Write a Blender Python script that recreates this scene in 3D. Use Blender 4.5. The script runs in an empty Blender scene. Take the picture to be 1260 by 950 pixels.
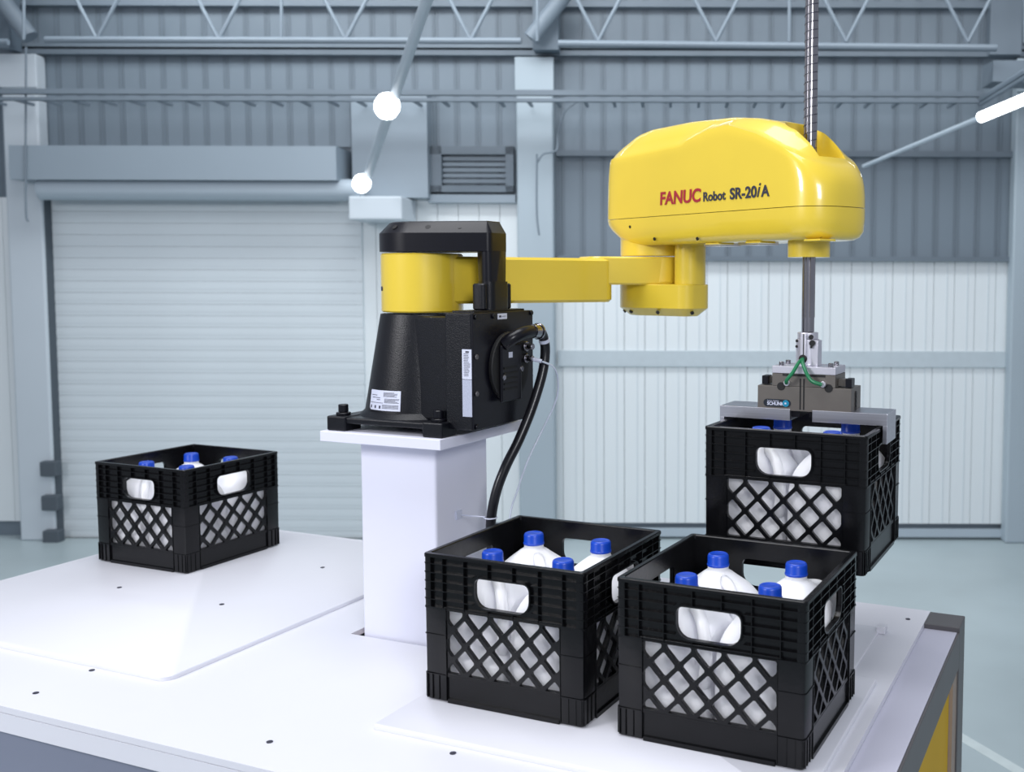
import bpy, bmesh, math, random
from mathutils import Vector, Matrix
random.seed(4)
PI = math.pi
TZ = 0.9                       # height of the table top above the floor
scene = bpy.context.scene
COL = scene.collection

# ------------------------------------------------------------------ camera
CAM_Z = 0.7823 + TZ
YAW, PITCH, ROLL, FPX = 0.3974, 0.0719, 0.0028, 1276.84
PPX, PPY = 828.4, 432.97
cd = bpy.data.cameras.new('camera'); cam = bpy.data.objects.new('camera', cd); COL.objects.link(cam)
_f = Vector((-math.sin(YAW), math.cos(YAW), 0)); _r = Vector((math.cos(YAW), math.sin(YAW), 0)); _u = Vector((0, 0, 1))
_f2 = _f*math.cos(PITCH) - _u*math.sin(PITCH); _u2 = _u*math.cos(PITCH) + _f*math.sin(PITCH)
_r3 = _r*math.cos(ROLL) + _u2*math.sin(ROLL); _u3 = _u2*math.cos(ROLL) - _r*math.sin(ROLL)
cm = Matrix((_r3, _u3, -_f2)).transposed().to_4x4(); cm.translation = Vector((0, 0, CAM_Z))
cam.matrix_world = cm
cd.sensor_width = 36.0; cd.lens = FPX/1260*36
cd.shift_x = -(PPX-630)/1260; cd.shift_y = (PPY-475)/1260
cd.clip_end = 100
cd.dof.use_dof = True; cd.dof.focus_distance = 2.08; cd.dof.aperture_fstop = 4.8
scene.camera = cam

# ------------------------------------------------------------------ world, lights, exposure
w = bpy.data.worlds.new('world'); scene.world = w; w.use_nodes = True
bg = w.node_tree.nodes['Background']; bg.inputs[0].default_value = (0.80, 0.87, 1.0, 1); bg.inputs[1].default_value = 0.36
scene.view_settings.view_transform = 'Standard'; scene.view_settings.look = 'None'
scene.view_settings.gamma = 1.0; scene.view_settings.use_curve_mapping = False
scene.view_settings.exposure = 0.12

def area(name, loc, target, size, size_y, power, color):
    ld = bpy.data.lights.new(name, 'AREA'); ld.shape = 'RECTANGLE'; ld.size = size; ld.size_y = size_y
    ld.energy = power; ld.color = color
    o = bpy.data.objects.new(name, ld); COL.objects.link(o); o.location = loc
    o.rotation_euler = (Vector(target)-Vector(loc)).to_track_quat('-Z', 'Y').to_euler()
    return o
area('ceiling_lamp_main', (-1.4, 1.5, 4.4), (-1.3, 1.9, TZ), 2.4, 2.4, 88, (0.96, 0.97, 1.0))
area('front_fill_left', (-3.0, -1.4, 2.9), (-1.4, 2.0, TZ+.2), .9, .9, 72, (0.98, 0.97, 1.0))  # unseen fill added behind the camera to brighten the upright faces
area('front_fill_right', (1.2, -0.8, 2.7), (-0.8, 2.1, TZ+.3), .8, .8, 48, (0.94, 0.95, 1.0))  # second added fill, out of view behind the camera on the right
area('wall_fill', (-4.0, 4.2, 3.9), (-4.4, 6.2, 0.6), 3.0, .5, 50, (0.93, 0.97, 1.0))  # unseen light added above the view to brighten the lower wall
area('wall_fill_right', (-1.2, 5.2, 3.9), (-1.6, 6.6, 0.6), 3.0, .5, 34, (0.93, 0.97, 1.0))  # another added light, brightening the right part of the wall

# ------------------------------------------------------------------ materials
MATS = {}
def mat(name, col, rough=.5, metal=0.0, noise=0.0, nscale=20, bump=0.0, bscale=80, coat=0.0, emit=None, estr=0, stretch=None, trans=0.0, sss=0.0, spec=.5):
    if name in MATS: return MATS[name]
    m = bpy.data.materials.new(name); m.use_nodes = True; nt = m.node_tree; b = nt.nodes['Principled BSDF']
    b.inputs['Base Color'].default_value = (*col, 1); b.inputs['Roughness'].default_value = rough; b.inputs['Metallic'].default_value = metal
    b.inputs['Specular IOR Level'].default_value = spec
    if coat: b.inputs['Coat Weight'].default_value = coat; b.inputs['Coat Roughness'].default_value = .06
    if trans: b.inputs['Transmission Weight'].default_value = trans
    if sss:
        b.inputs['Subsurface Weight'].default_value = sss; b.inputs['Subsurface Radius'].default_value = (.05, .05, .05); b.inputs['Subsurface Scale'].default_value = 1.0
    if emit: b.inputs['Emission Color'].default_value = (*emit, 1); b.inputs['Emission Strength'].default_value = estr
    tc = nt.nodes.new('ShaderNodeTexCoord'); src = tc.outputs['Object']
    if stretch:
        mp = nt.nodes.new('ShaderNodeMapping'); mp.inputs['Scale'].default_value = stretch
        nt.links.new(src, mp.inputs['Vector']); src = mp.outputs['Vector']
    n = nt.nodes.new('ShaderNodeTexNoise'); n.inputs['Scale'].default_value = nscale; n.inputs['Detail'].default_value = 4
    nt.links.new(src, n.inputs['Vector'])
    r = nt.nodes.new('ShaderNodeValToRGB')
    k = max(noise, .01)
    r.color_ramp.elements[0].position = .3; r.color_ramp.elements[1].position = .7
    r.color_ramp.elements[0].color = tuple(c*(1-k) for c in col)+(1,); r.color_ramp.elements[1].color = tuple(min(1, c*(1+k)) for c in col)+(1,)
    nt.links.new(n.outputs['Fac'], r.inputs['Fac']); nt.links.new(r.outputs['Color'], b.inputs['Base Color'])
    if bump:
        n2 = nt.nodes.new('ShaderNodeTexNoise'); n2.inputs['Scale'].default_value = bscale; nt.links.new(src, n2.inputs['Vector'])
        bp = nt.nodes.new('ShaderNodeBump'); bp.inputs['Strength'].default_value = bump; bp.inputs['Distance'].default_value = .002
        nt.links.new(n2.outputs['Fac'], bp.inputs['Height']); nt.links.new(bp.outputs['Normal'], b.inputs['Normal'])
    MATS[name] = m
    return m
YEL = mat('yellow_paint', (.78, .57, .045), .30, noise=.03, nscale=6, coat=.7)
YELP = mat('yellow_panel', (.62, .38, .015), .6, noise=.04, nscale=5, spec=.15)
BLK = mat('black_casting', (.003, .0036, .0065), .36, noise=.15, nscale=60, bump=.25, bscale=500, spec=.34)
BLKG = mat('black_cover', (.0035, .0035, .007), .30, noise=.1, nscale=40, spec=.36)
CRT = mat('black_crate_plastic', (.0035, .0036, .0045), .25, noise=.25, nscale=30, bump=.12, bscale=120, spec=.30)
WHT = mat('white_table_plastic', (.70, .705, .765), .42, noise=.015, nscale=3, bump=.05, bscale=14)
WPED = mat('white_pedestal_paint', (.74, .75, .86), .45, noise=.01, nscale=4)
JUG = mat('milk_jug_plastic', (.88, .885, .94), .36, noise=.03, nscale=14, bump=.35, bscale=22, sss=.75)
BLU = mat('blue_cap_plastic', (.004, .055, .47), .33, noise=.04)
GRY = mat('anodised_grey_frame', (.115, .11, .115), .45, metal=.3, noise=.06, nscale=8)
TAN = mat('tan_reflection', (.33, .25, .20), .5, noise=.05)  # a reflection beside the corner post, painted as plain tan
SLATE = mat('slate_front_panel', (.19, .21, .28), .5, noise=.03, nscale=3)
STEEL = mat('steel_shaft', (.36, .35, .38), .2, metal=1, noise=.05)
ALU = mat('brushed_aluminium', (.66, .66, .72), .3, metal=1, noise=.08, nscale=8, stretch=(1, 30, 30))
ALUW = mat('pale_aluminium', (.72, .71, .78), .38, metal=.8, noise=.05)
GRIP = mat('grey_anodised_gripper', (.17, .155, .14), .42, metal=.55, noise=.06, nscale=25)
DRK = mat('black_recess', (.004, .004, .005), .6)
GREEN = mat('green_air_hose', (.01, .18, .07), .35)
HOSE = mat('black_hose', (.008, .008, .011), .28)
CLEAR = mat('clear_tube', (.62, .68, .80), .2, noise=.02)
LBL = mat('white_label', (.62, .65, .78), .5)
LBL2 = mat('grey_label', (.42, .45, .56), .5)
INK = mat('dark_ink', (.03, .03, .05), .5)
RED = mat('red_ink', (.36, .02, .035), .45)
TEAL = mat('teal_ink', (.0, .22, .38), .5)
PCBL = mat('badge_black', (.01, .015, .025), .4)
WOOD = mat('orange_wood', (.5, .24, .08), .6, noise=.1)
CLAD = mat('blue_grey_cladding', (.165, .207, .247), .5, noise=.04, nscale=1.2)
CLADL = mat('pale_cladding', (.74, .79, .81), .5, noise=.03, nscale=.8)  # paler than upper sheets; the lower wall's light is put into the colour
RIBM = mat('cladding_rib', (.135, .170, .205), .5, noise=.04, nscale=2)
LGIRT = mat('pale_girt', (.50, .57, .61), .5, noise=.03)
DOORM = mat('pale_roller_door', (.64, .70, .735), .5, noise=.03, nscale=.8)
HOODM = mat('roller_hood_paint', (.26, .315, .365), .45, noise=.03, nscale=1)
HOODL = mat('roller_hood_light', (.40, .47, .53), .45, noise=.03, nscale=1)
COLM = mat('white_column_paint', (.54, .60, .65), .5, noise=.03, nscale=1)
COLG = mat('grey_column_paint', (.37, .44, .49), .5, noise=.03, nscale=1)
BEAM = mat('blue_grey_steelwork', (.165, .205, .245), .5, noise=.04, nscale=2)
DBEAM = mat('dark_steelwork', (.13, .17, .21), .5, noise=.05, nscale=2)
FLR = mat('pale_concrete_floor', (.42, .50, .52), .35, noise=.08, nscale=1.3)
STRIPE = mat('white_floor_paint', (.62, .70, .70), .4, noise=.05)
RUB = mat('dark_rubber', (.08, .10, .12), .7)
LAMP = mat('lamp_glass', (1, 1, 1), .5, emit=(.93, .97, 1), estr=6)

# ------------------------------------------------------------------ mesh helpers
def box(bm, x0, x1, y0, y1, z0, z1, M=None):
    vs = [bm.verts.new(p) for p in ((x0,y0,z0),(x1,y0,z0),(x1,y1,z0),(x0,y1,z0),(x0,y0,z1),(x1,y0,z1),(x1,y1,z1),(x0,y1,z1))]
    if M is not None:
        for v in vs: v.co = M @ v.co
    for f in ((0,3,2,1),(4,5,6,7),(0,1,5,4),(1,2,6,5),(2,3,7,6),(3,0,4,7)): bm.faces.new([vs[i] for i in f])
    return vs
def loft(bm, loops, cap=True, M=None):
    """loops: list of equal-length lists of (x,y,z)"""
    R = []
    for L in loops:
        R.append([bm.verts.new(M @ Vector(p) if M is not None else p) for p in L])
    n = len(R[0])
    for a, b in zip(R, R[1:]):
        for i in range(n): bm.faces.new((a[i], a[(i+1) % n], b[(i+1) % n], b[i]))
    if cap:
        bm.faces.new(list(reversed(R[0]))); bm.faces.new(R[-1])
    return R
def circ(cx, cy, r, z, n=24): return [(cx+r*math.cos(2*PI*i/n), cy+r*math.sin(2*PI*i/n), z) for i in range(n)]
def cyl(bm, cx, cy, z0, z1, r, n=24, M=None, bev=0, r1=None):
    r1 = r if r1 is None else r1
    if bev: loft(bm, [circ(cx,cy,r-bev,z0,n), circ(cx,cy,r,z0+bev,n), circ(cx,cy,r1,z1-bev,n), circ(cx,cy,r1-bev,z1,n)], M=M)
    else: loft(bm, [circ(cx,cy,r,z0,n), circ(cx,cy,r1,z1,n)], M=M)
def lathe(bm, prof, cx=0, cy=0, n=32, M=None): loft(bm, [circ(cx, cy, r, z, n) for r, z in prof], M=M)
def axis(p0, d):
    """matrix sending +Z to direction d at point p0"""
    q = Vector(d).normalized().to_track_quat('Z', 'Y'); M = q.to_matrix().to_4x4(); M.translation = Vector(p0); return M
def rod(bm, p0, p1, r, n=16):
    d = Vector(p1)-Vector(p0); cyl(bm, 0, 0, 0, d.length, r, n, M=axis(p0, d))
def supp(discs, n=64, inset=0):
    out = []
    for i in range(n):
        a = 2*PI*i/n; d = (math.cos(a), math.sin(a))
        c = max(discs, key=lambda q: q[0]*d[0]+q[1]*d[1]+q[2]-inset)
        r = max(c[2]-inset, .001)
        out.append((c[0]+r*d[0], c[1]+r*d[1]))
    return out
def prism(bm, poly, z0, z1, bev=0.0, polyi=None, M=None):
    if polyi is not None:
        loft(bm, [[(*p, z0) for p in polyi], [(*p, z0+bev) for p in poly], [(*p, z1-bev) for p in poly], [(*p, z1) for p in polyi]], M=M)
    else: loft(bm, [[(*p, z0) for p in poly], [(*p, z1) for p in poly]], M=M)
def sprism(bm, discs, z0, z1, bev=.004, n=64, M=None):
    prism(bm, supp(discs, n), z0, z1, bev, supp(discs, n, bev), M=M)
def rrect(hx, hy, r, n=5, cx=0, cy=0):
    out = []
    for sx, sy, a0 in ((1,1,0),(-1,1,PI/2),(-1,-1,PI),(1,-1,3*PI/2)):
        for i in range(n+1):
            a = a0+PI/2*i/n; out.append((cx+sx*(hx-r)+r*math.cos(a), cy+sy*(hy-r)+r*math.sin(a)))
    return out
def tube(bm, pts, r, n=12, closed=False, sm=8):
    P = [Vector(p) for p in pts]
    if sm:   # catmull-rom
        Q = []
        for i in range(len(P)-1):
            a = P[max(i-1,0)]; b = P[i]; c = P[i+1]; d = P[min(i+2,len(P)-1)]
            for k in range(sm):
                t = k/sm
                Q.append(.5*((2*b)+(c-a)*t+(2*a-5*b+4*c-d)*t*t+(3*b-a-3*c+d)*t**3))
        Q.append(P[-1]); P = Q
    up = None; loops = []
    for i, p in enumerate(P):
        t = (P[min(i+1,len(P)-1)]-P[max(i-1,0)]).normalized()
        if up is None: up = t.orthogonal().normalized()
        up = (up - t*up.dot(t)).normalized(); s = t.cross(up)
        rr = r[i*len(r)//len(P)] if isinstance(r, (list, tuple)) else r
        loops.append([tuple(p+up*rr*math.cos(2*PI*k/n)+s*rr*math.sin(2*PI*k/n)) for k in range(n)])
    loft(bm, loops)
def plate2d(outer, holes, t, bevel=0):
    """flat plate with holes in the local XY plane, thickness t centred; returns a bmesh"""
    cu = bpy.data.curves.new('tmp', 'CURVE'); cu.dimensions = '2D'; cu.fill_mode = 'BOTH'; cu.extrude = t/2; cu.bevel_depth = bevel
    for loop in [outer]+holes:
        s = cu.splines.new('POLY'); s.points.add(len(loop)-1); s.use_cyclic_u = True
        for q, p in zip(s.points, loop): q.co = (p[0], p[1], 0, 1)
    o = bpy.data.objects.new('tmp', cu); me = bpy.data.meshes.new_from_object(o)
    bm = bmesh.new(); bm.from_mesh(me); bpy.data.meshes.remove(me); bpy.data.objects.remove(o); bpy.data.curves.remove(cu)
    return bm
def text_bm(s, size, M, depth=.0003, off=.0, shear=0.0, align='LEFT'):
    cu = bpy.data.curves.new('tmp', 'FONT'); cu.body = s; cu.size = size; cu.extrude = depth; cu.offset = off; cu.shear = shear; cu.align_x = align
    o = bpy.data.objects.new('tmp', cu); me = bpy.data.meshes.new_from_object(o); me.transform(M)
    w_ = max((v.co.x for v in me.vertices), default=0)
    bm = bmesh.new(); bm.from_mesh(me); bpy.data.meshes.remove(me); bpy.data.objects.remove(o); bpy.data.curves.remove(cu)
    return bm
def merge(a, b, M=None):
    me = bpy.data.meshes.new('t'); b.to_mesh(me); b.free()
    if M is not None: me.transform(M)
    a.from_mesh(me); bpy.data.meshes.remove(me)
def obj(name, bm, m, parent=None, smooth=35, bev=0, seg=2, world=False, loc=None):
    bmesh.ops.recalc_face_normals(bm, faces=bm.faces)
    me = bpy.data.meshes.new(name); bm.to_mesh(me); bm.free(); me.materials.append(m)
    o = bpy.data.objects.new(name, me); COL.objects.link(o)
    if parent is not None:
        o.parent = parent
        if world: me.transform(WM[parent.name].inverted())
    if bev:
        md = o.modifiers.new('bevel', 'BEVEL'); md.width = bev; md.segments = seg; md.limit_method = 'ANGLE'; md.angle_limit = math.radians(38)
    if smooth:
        me.polygons.foreach_set('use_smooth', [True]*len(me.polygons))
        try: me.set_sharp_from_angle(angle=math.radians(smooth))
        except Exception: pass
    if loc is not None: o.location = loc
    return o
WM = {}
def thing(name, label, cat, loc=(0,0,0), rz=0, group=None, kind=None):
    o = bpy.data.objects.new(name, None); COL.objects.link(o); o.empty_display_size = .05
    o.location = (loc[0], loc[1], loc[2]); o.rotation_euler = (0, 0, rz)
    if label: o['label'] = label
    if cat: o['category'] = cat
    if group: o['group'] = group
    if kind: o['kind'] = kind
    WM[o.name] = Matrix.Translation(loc) @ Matrix.Rotation(rz, 4, 'Z')
    WM[o.name] = WM[o.name] @ Matrix.Translation((0, 0, 0))
    return o
def tabM(o):   # table-frame geometry (z=0 is the table top) placed under thing o
    return WM[o.name].inverted() @ Matrix.Translation((0, 0, TZ))
def tpart(name, bm, m, parent, root=None, **k):
    """part whose bmesh is written in table frame coordinates"""
    M = tabM(root or parent); bm.transform(M); return obj(name, bm, m, parent, **k)
B = bmesh.new

# ================================================================== THE HALL (frame: x right, y depth, z up, turned to the camera's heading)
HALL = Matrix.Rotation(YAW, 4, 'Z')
D = 6.6
K = FPX
def px(u, v, d=D):
    """hall point (lateral, depth d, z above the floor) seen at photo pixel u,v"""
    x = (u-PPX)/K; y = -(v-PPY)/K
    c, s = math.cos(PITCH), math.sin(PITCH)
    fy = c + y*s; fz = -s + y*c     # forward-horizontal and vertical components of the ray
    t = d/fy
    return (x*t, d, CAM_Z + fz*t)
def Z(v, d=D): return px(630, v, d)[2]
def X(u, d=D): return px(u, 300, d)[0]
def hobj(name, bm, m, parent=None, **k):
    """hall-frame geometry (top-level or under a hall thing whose origin is the world origin)"""
    if parent is None: bm.transform(HALL)
    else: bm.transform(HALL)
    return obj(name, bm, m, parent, **k)
def htag(o, label, cat=None, kind='structure', group=None):
    if label: o['label'] = label
    if cat: o['category'] = cat
    if kind: o['kind'] = kind
    if group: o['group'] = group
    return o
b = B(); box(b, -7.5, 6.5, -2.5, 9.0, -.12, 0); fl = hobj('floor', b, FLR, smooth=0); htag(fl, 'pale grey concrete hall floor with a painted line')
def floorpt(u, v):
    x = (u-PPX)/K; y = -(v-PPY)/K; c, s = math.cos(PITCH), math.sin(PITCH); fz = -s+y*c; t = -CAM_Z/fz; return (x*t, (c+y*s)*t)
b = B(); p, q = floorpt(1187, 908), floorpt(1262, 952)
dx, dy = q[0]-p[0], q[1]-p[1]; L = math.hypot(dx, dy); nx, ny = -dy/L*.025, dx/L*.025
dx, dy = dx/L, dy/L
P0 = (p[0]-dx*1.6, p[1]-dy*1.6); P1 = (q[0]+dx*1.2, q[1]+dy*1.2)
vs = [(P0[0]+nx,P0[1]+ny),(P0[0]-nx,P0[1]-ny),(P1[0]-nx,P1[1]-ny),(P1[0]+nx,P1[1]+ny)]
prism(b, vs, -.001, .0015); hobj('painted_line', b, STRIPE, fl, smooth=0)

# ---- back wall: cladding sheets, each a piece of its own
wall = thing('wall_back', 'corrugated blue-grey metal cladding wall at the far end of the hall', None, kind='structure')
zg = Z(318); ztop = 5.6
b = B(); box(b, X(-260), X(1560), D+.03, D+.12, 0, ztop); hobj('wall_backing', b, CLAD, wall, smooth=0)
pitch_x = .131
def sheet_mesh(name, z0, z1, m, wdt=pitch_x):
    bb = B(); box(bb, .0015, wdt-.0015, 0, .02, z0, z1)
    o = obj('tmp_sheet', bb, m, smooth=0); me = o.data; bpy.data.objects.remove(o); return me
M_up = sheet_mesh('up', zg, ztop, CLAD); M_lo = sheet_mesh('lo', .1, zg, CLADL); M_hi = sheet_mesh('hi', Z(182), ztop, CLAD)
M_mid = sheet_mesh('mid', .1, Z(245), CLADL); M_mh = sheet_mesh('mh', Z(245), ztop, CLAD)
def place_sheet(me, x):
    o = bpy.data.objects.new('cladding_sheet', me); COL.objects.link(o); o.parent = wall
    o.matrix_local = HALL @ Matrix.Translation((x, D, 0)); return o
x = X(-200)
while x < X(1500):
    u = PPX + x/D*K
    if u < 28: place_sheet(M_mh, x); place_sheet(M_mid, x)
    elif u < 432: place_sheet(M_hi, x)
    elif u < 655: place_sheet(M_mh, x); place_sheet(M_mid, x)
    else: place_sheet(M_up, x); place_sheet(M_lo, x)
    x += pitch_x
# seams between sheets stand proud as thin ribs (countless small pieces)
b = B(); x = X(-200)
while x < X(1500):
    u = PPX + x/D*K
    z0 = Z(182) if 28 <= u < 432 else Z(245) if u < 655 else zg
    for k in (-.017, .011): box(b, x+k, x+k+.005, D-.004, D, z0, ztop)
    x += pitch_x
r_ = hobj('sheet_ribs', b, RIBM, wall, smooth=0); r_['kind'] = 'stuff'
b = B(); x = X(682)
while x < X(1500):
    box(b, x-.003, x+.003, D-.003, D, .1, zg); x += pitch_x
r_ = hobj('lower_sheet_ribs', b, DOORM, wall, smooth=0); r_['kind'] = 'stuff'
# horizontal girts on the wall
def girt(v, u0, u1, h, m, dep=.06, name='girt'):
    bb = B(); z = Z(v); box(bb, X(u0), X(u1), D-dep, D, z-h/2, z+h/2); return hobj(name, bb, m, wall, smooth=0)
girt(8, -200, 1500, .035, BEAM); girt(68, -200, 1500, .03, RIBM); girt(60, -200, 1500, .018, BEAM)
girt(190, 686, 1245, .035, RIBM); girt(318, 686, 1245, .03, RIBM, .05); girt(441, 686, 1500, .10, LGIRT, .02); girt(654, 690, 1500, .05, HOODL, .03)
girt(246, 530, 636, .05, HOODM, .06)
# louvred opening beside the middle column
lv = thing('window_1', 'dark framed louvre opening left of the middle column', None, kind='structure')
b = B(); x0, x1, z0, z1 = X(531), X(634), Z(238), Z(182)
for a in ((x0,x1,z1-.05,z1),(x0,x1,z0,z0+.04),(x0,x0+.08,z0,z1),(x1-.05,x1,z0,z1)): box(b, a[0], a[1], D-.06, D-.01, a[2], a[3])
hobj('window_frame', b, RIBM, lv, smooth=0)
for k in range(5):
    b = B(); z = z0+.05+k*(z1-z0-.11)/5; box(b, x0+.081, x1-.051, D-.035, D-.03, z+.008, z+(z1-z0-.11)/5-.004); hobj('louvre_blade', b, BEAM, lv, smooth=0)

# ---- roller door
door = thing('door_1', 'wide pale roller shutter door closed behind the left crate', None, kind='structure')
zb, zt = Z(667), Z(248); n = 30; h = (zt-.0-zb)/n
bb = B(); x0, x1 = X(62), X(446)
box(bb, x0, x1, 0, .02, .0, h-.0015); box(bb, x0, x1, -.0015, 0, h*.3, h*.7)
o = obj('tmp_slat', bb, DOORM, smooth=0); sl = o.data; bpy.data.objects.remove(o)
for k in range(n):
    o = bpy.data.objects.new('door_slat', sl); COL.objects.link(o); o.parent = door; o.matrix_local = HALL @ Matrix.Translation((0, D-.02, zb+k*h))
b = B(); box(b, x0, x1, D-.04, D, max(zb-.03, .0), zb); hobj('bottom_rail', b, RIBM, door, smooth=0)
b = B(); box(b, X(55), X(67), D-.09, D, .02, zt); hobj('door_track', b, RUB, door, smooth=0)
for v in (574, 615, 657):
    b = B(); box(b, X(55.5), X(76), D-.16, D-.09, Z(v+9), Z(v-9)); hobj('door_bumper', b, RUB, door, smooth=0, bev=.008)
b = B(); box(b, X(52), X(434), D-.30, D, Z(223, D-.3), Z(181, D-.3)); hobj('shutter_hood', b, HOODM, door, smooth=0)
b = B(); prism(b, supp([(0, 0, .001)], 4), 0, .001); b.clear()
M = axis((X(53, D-.2), D-.2, Z(235, D-.2)), (1, 0, 0)); cyl(b, 0, 0, 0, X(434)-X(53), .066, 24, M=M); hobj('shutter_roll', b, HOODL, door)
b = B(); box(b, X(438, D-.2), X(502, D-.2), D-.34, D, Z(272, D-.3), Z(243, D-.3)); hobj('motor_box', b, COLM, door, smooth=0, bev=.01)
b = B(); box(b, X(436, D-.1), X(528, D-.1), D-.12, D, Z(246), Z(118)); hobj('wall_casing', b, HOODM, door, smooth=0)

# ---- columns
def column(name, label, u0, u1, vtop, m, dep, d0=D, z1=None, cat='column'):
    t = thing(name, label, None, kind='structure')
    b = B(); box(b, X(u0, d0-dep), X(u1, d0-dep), d0-dep, d0-dep+.10, 0, Z(vtop, d0-dep)); hobj('column_shaft', b, m, t, smooth=0, bev=.012)
    b = B(); box(b, X(u0-1, d0-dep), X(u1+1, d0-dep), d0-dep-.012, d0-dep, Z(vtop+42, d0-dep), Z(vtop+1, d0-dep)); hobj('column_band', b, m, t, smooth=0, bev=.004)
    return t
c1 = column('trim_1', 'white square steel column left of the roller door', 9, 53, 68, COLM, .11)
c2 = column('trim_2', 'pale square steel column behind the middle of the robot arm', 636, 681, 70, COLG, .11)
c3 = column('trim_3', 'pale steel column at the right end of the hall wall', 1246, 1300, 70, COLG, .11)
b = B(); box(b, X(1215, D-.5), X(1400, D-.5), D-.52, D-.3, Z(100, D-.5), Z(74, D-.5)); box(b, X(1206), X(1244), D-.1, D-.01, Z(70), ztop)
hobj('column_bracket', b, BEAM, c3, smooth=0)
for (u0, u1, par) in ((12, 44, c1), (640, 690, c2)):
    b = B(); box(b, X(u0+22), X(u1+2), D-.2, D-.08, Z(70), ztop); hobj('column_post', b, DBEAM, par, smooth=0)
    b = B(); P0 = px((u0-22 if u0 < 100 else u1+8), -12, D-.3); P1 = px((u0+24 if u0 < 100 else u0+12), 48, D-.3); rod(b, P0, P1, .05, 12); hobj('diagonal_brace', b, BEAM, par)
# conduit on the columns
for (u, v0, v1, par) in ((31, 60, 245, c1), (660, 190, 260, c2)):
    b = B(); tube(b, [px(u, v0, D-.31), px(u, v1, D-.31), px(u+3, v1+30, D-.31)], .006, 8); hobj('conduit', b, BEAM, par)
b = B(); tube(b, [px(708, 126, D-.2), px(694, 138, D-.2), px(686, 165, D-.2), px(684, 185, D-.25), px(668, 190, D-.29), px(661, 200, D-.30)], .006, 8); hobj('conduit', b, BEAM, c2)

# ---- cable ladder along the wall
lad = thing('trim_4', 'long pale cable ladder running across the wall above the door', None, kind='structure')
for v, h in ((115, .03), (124, .018)):
    b = B(); z = Z(v, D-.35); box(b, X(-200), X(1205, D-.35), D-.37, D-.33, z-h/2, z+h/2); hobj('ladder_rail', b, BEAM, lad, smooth=0)
k = 0; x = X(-200)
bb = B(); z = Z(124, D-.35); box(bb, -.008, .008, D-.33, D-.14, -.008, .008); o = obj('t', bb, BEAM, smooth=0); rung = o.data; bpy.data.objects.remove(o)
while x < X(1200, D-.35):
    o = bpy.data.objects.new('ladder_rung', rung); COL.objects.link(o); o.parent = lad; o.matrix_local = HALL @ Matrix.Translation((x, 0, z)); x += .17
b = B(); P = px(1205, 122, D-.35); Q = px(1262, 86, D-.9); rod(b, P, Q, .02, 8); rod(b, px(1205, 128, D-.35), px(1262, 93, D-.9), .012, 8); hobj('ladder_arm', b, BEAM, lad)

# ---- roof truss
tr = thing('trim_5', 'pale steel roof truss with diagonal web bars across the top', None, kind='structure')
dt = D-.6
def tbar(p, q, r, name='truss_bar', m=BEAM):
    b = B(); rod(b, p, q, r, 10); hobj(name, b, m, tr)
tbar(px(55, 51, dt), px(640, 51, dt), .018, 'bottom_chord'); tbar(px(686, 54, dt), px(1225, 58, dt), .020, 'bottom_chord')
tbar(px(-100, 54, dt), px(9, 54, dt), .018, 'bottom_chord'); tbar(px(-200, -70, dt), px(1450, -70, dt), .03, 'top_chord')
for u0 in (-60, 118, 268, 424, 578, 735, 880, 1040, 1190):
    tbar(px(u0, 51, dt), px(u0-62, -70, dt), .011); tbar(px(u0, 51, dt), px(u0+62, -70, dt), .011)
for u0 in (28, 345, 660, 970, 1260): tbar(px(u0, 51, dt), px(u0, -70, dt), .009, 'truss_hanger')

# ---- ceiling lamps on their conduits
def lamp_line(name, label, p, q, r, lamps, cat='lamp'):
    t = thing(name, label, cat)
    b = B(); rod(b, p, q, r, 12); hobj('lamp_conduit', b, HOODL, t)
    for c, rx, d in lamps:
        b = B(); M = axis(c, d); loft(b, [circ(0, 0, max(rx*math.sin(PI*i/8), .002), -rx*1.35*math.cos(PI*i/8), 16) for i in range(9)], M=M); hobj('lamp_glass', b, LAMP, t)
    return t
pA, pB = px(527, -8, 4.2), px(447, 232, 5.9)
def lerp(a, b_, t): return tuple(a[i]+(b_[i]-a[i])*t for i in range(3))
def on_line(v):
    lo, hi = 0.0, 1.0
    def pv(t):
        p = lerp(pA, pB, t); c, s = math.cos(PITCH), math.sin(PITCH); y, z = p[1], p[2]-CAM_Z
        return PPY - K*(z*c + y*s)/(y*c - z*s)
    for _ in range(40):
        m = (lo+hi)/2
        if pv(m) < v: lo = m
        else: hi = m
    return lerp(pA, pB, lo)
dl = tuple(pB[i]-pA[i] for i in range(3))
lamp_line('pendant_lamp', 'long white conduit carrying two glowing lamps left of the robot', pA, pB, .024, [(tuple(v_+o_ for v_, o_ in zip(on_line(132), (0, -.07, -.01))), .060, dl), (tuple(v_+o_ for v_, o_ in zip(on_line(226), (0, -.07, -.01))), .050, dl)])
pC, pD = px(1062, 204, 6.2), px(1290, 108, 4.6)
t = lamp_line('tube_lamp', 'glowing tube lamp on a slanting conduit at the right edge', pC, pD, .012, [])
b = B(); rod(b, lerp(pC, pD, .70), lerp(pC, pD, .999), .026, 12); hobj('lamp_glass', b, LAMP, t)

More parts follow.
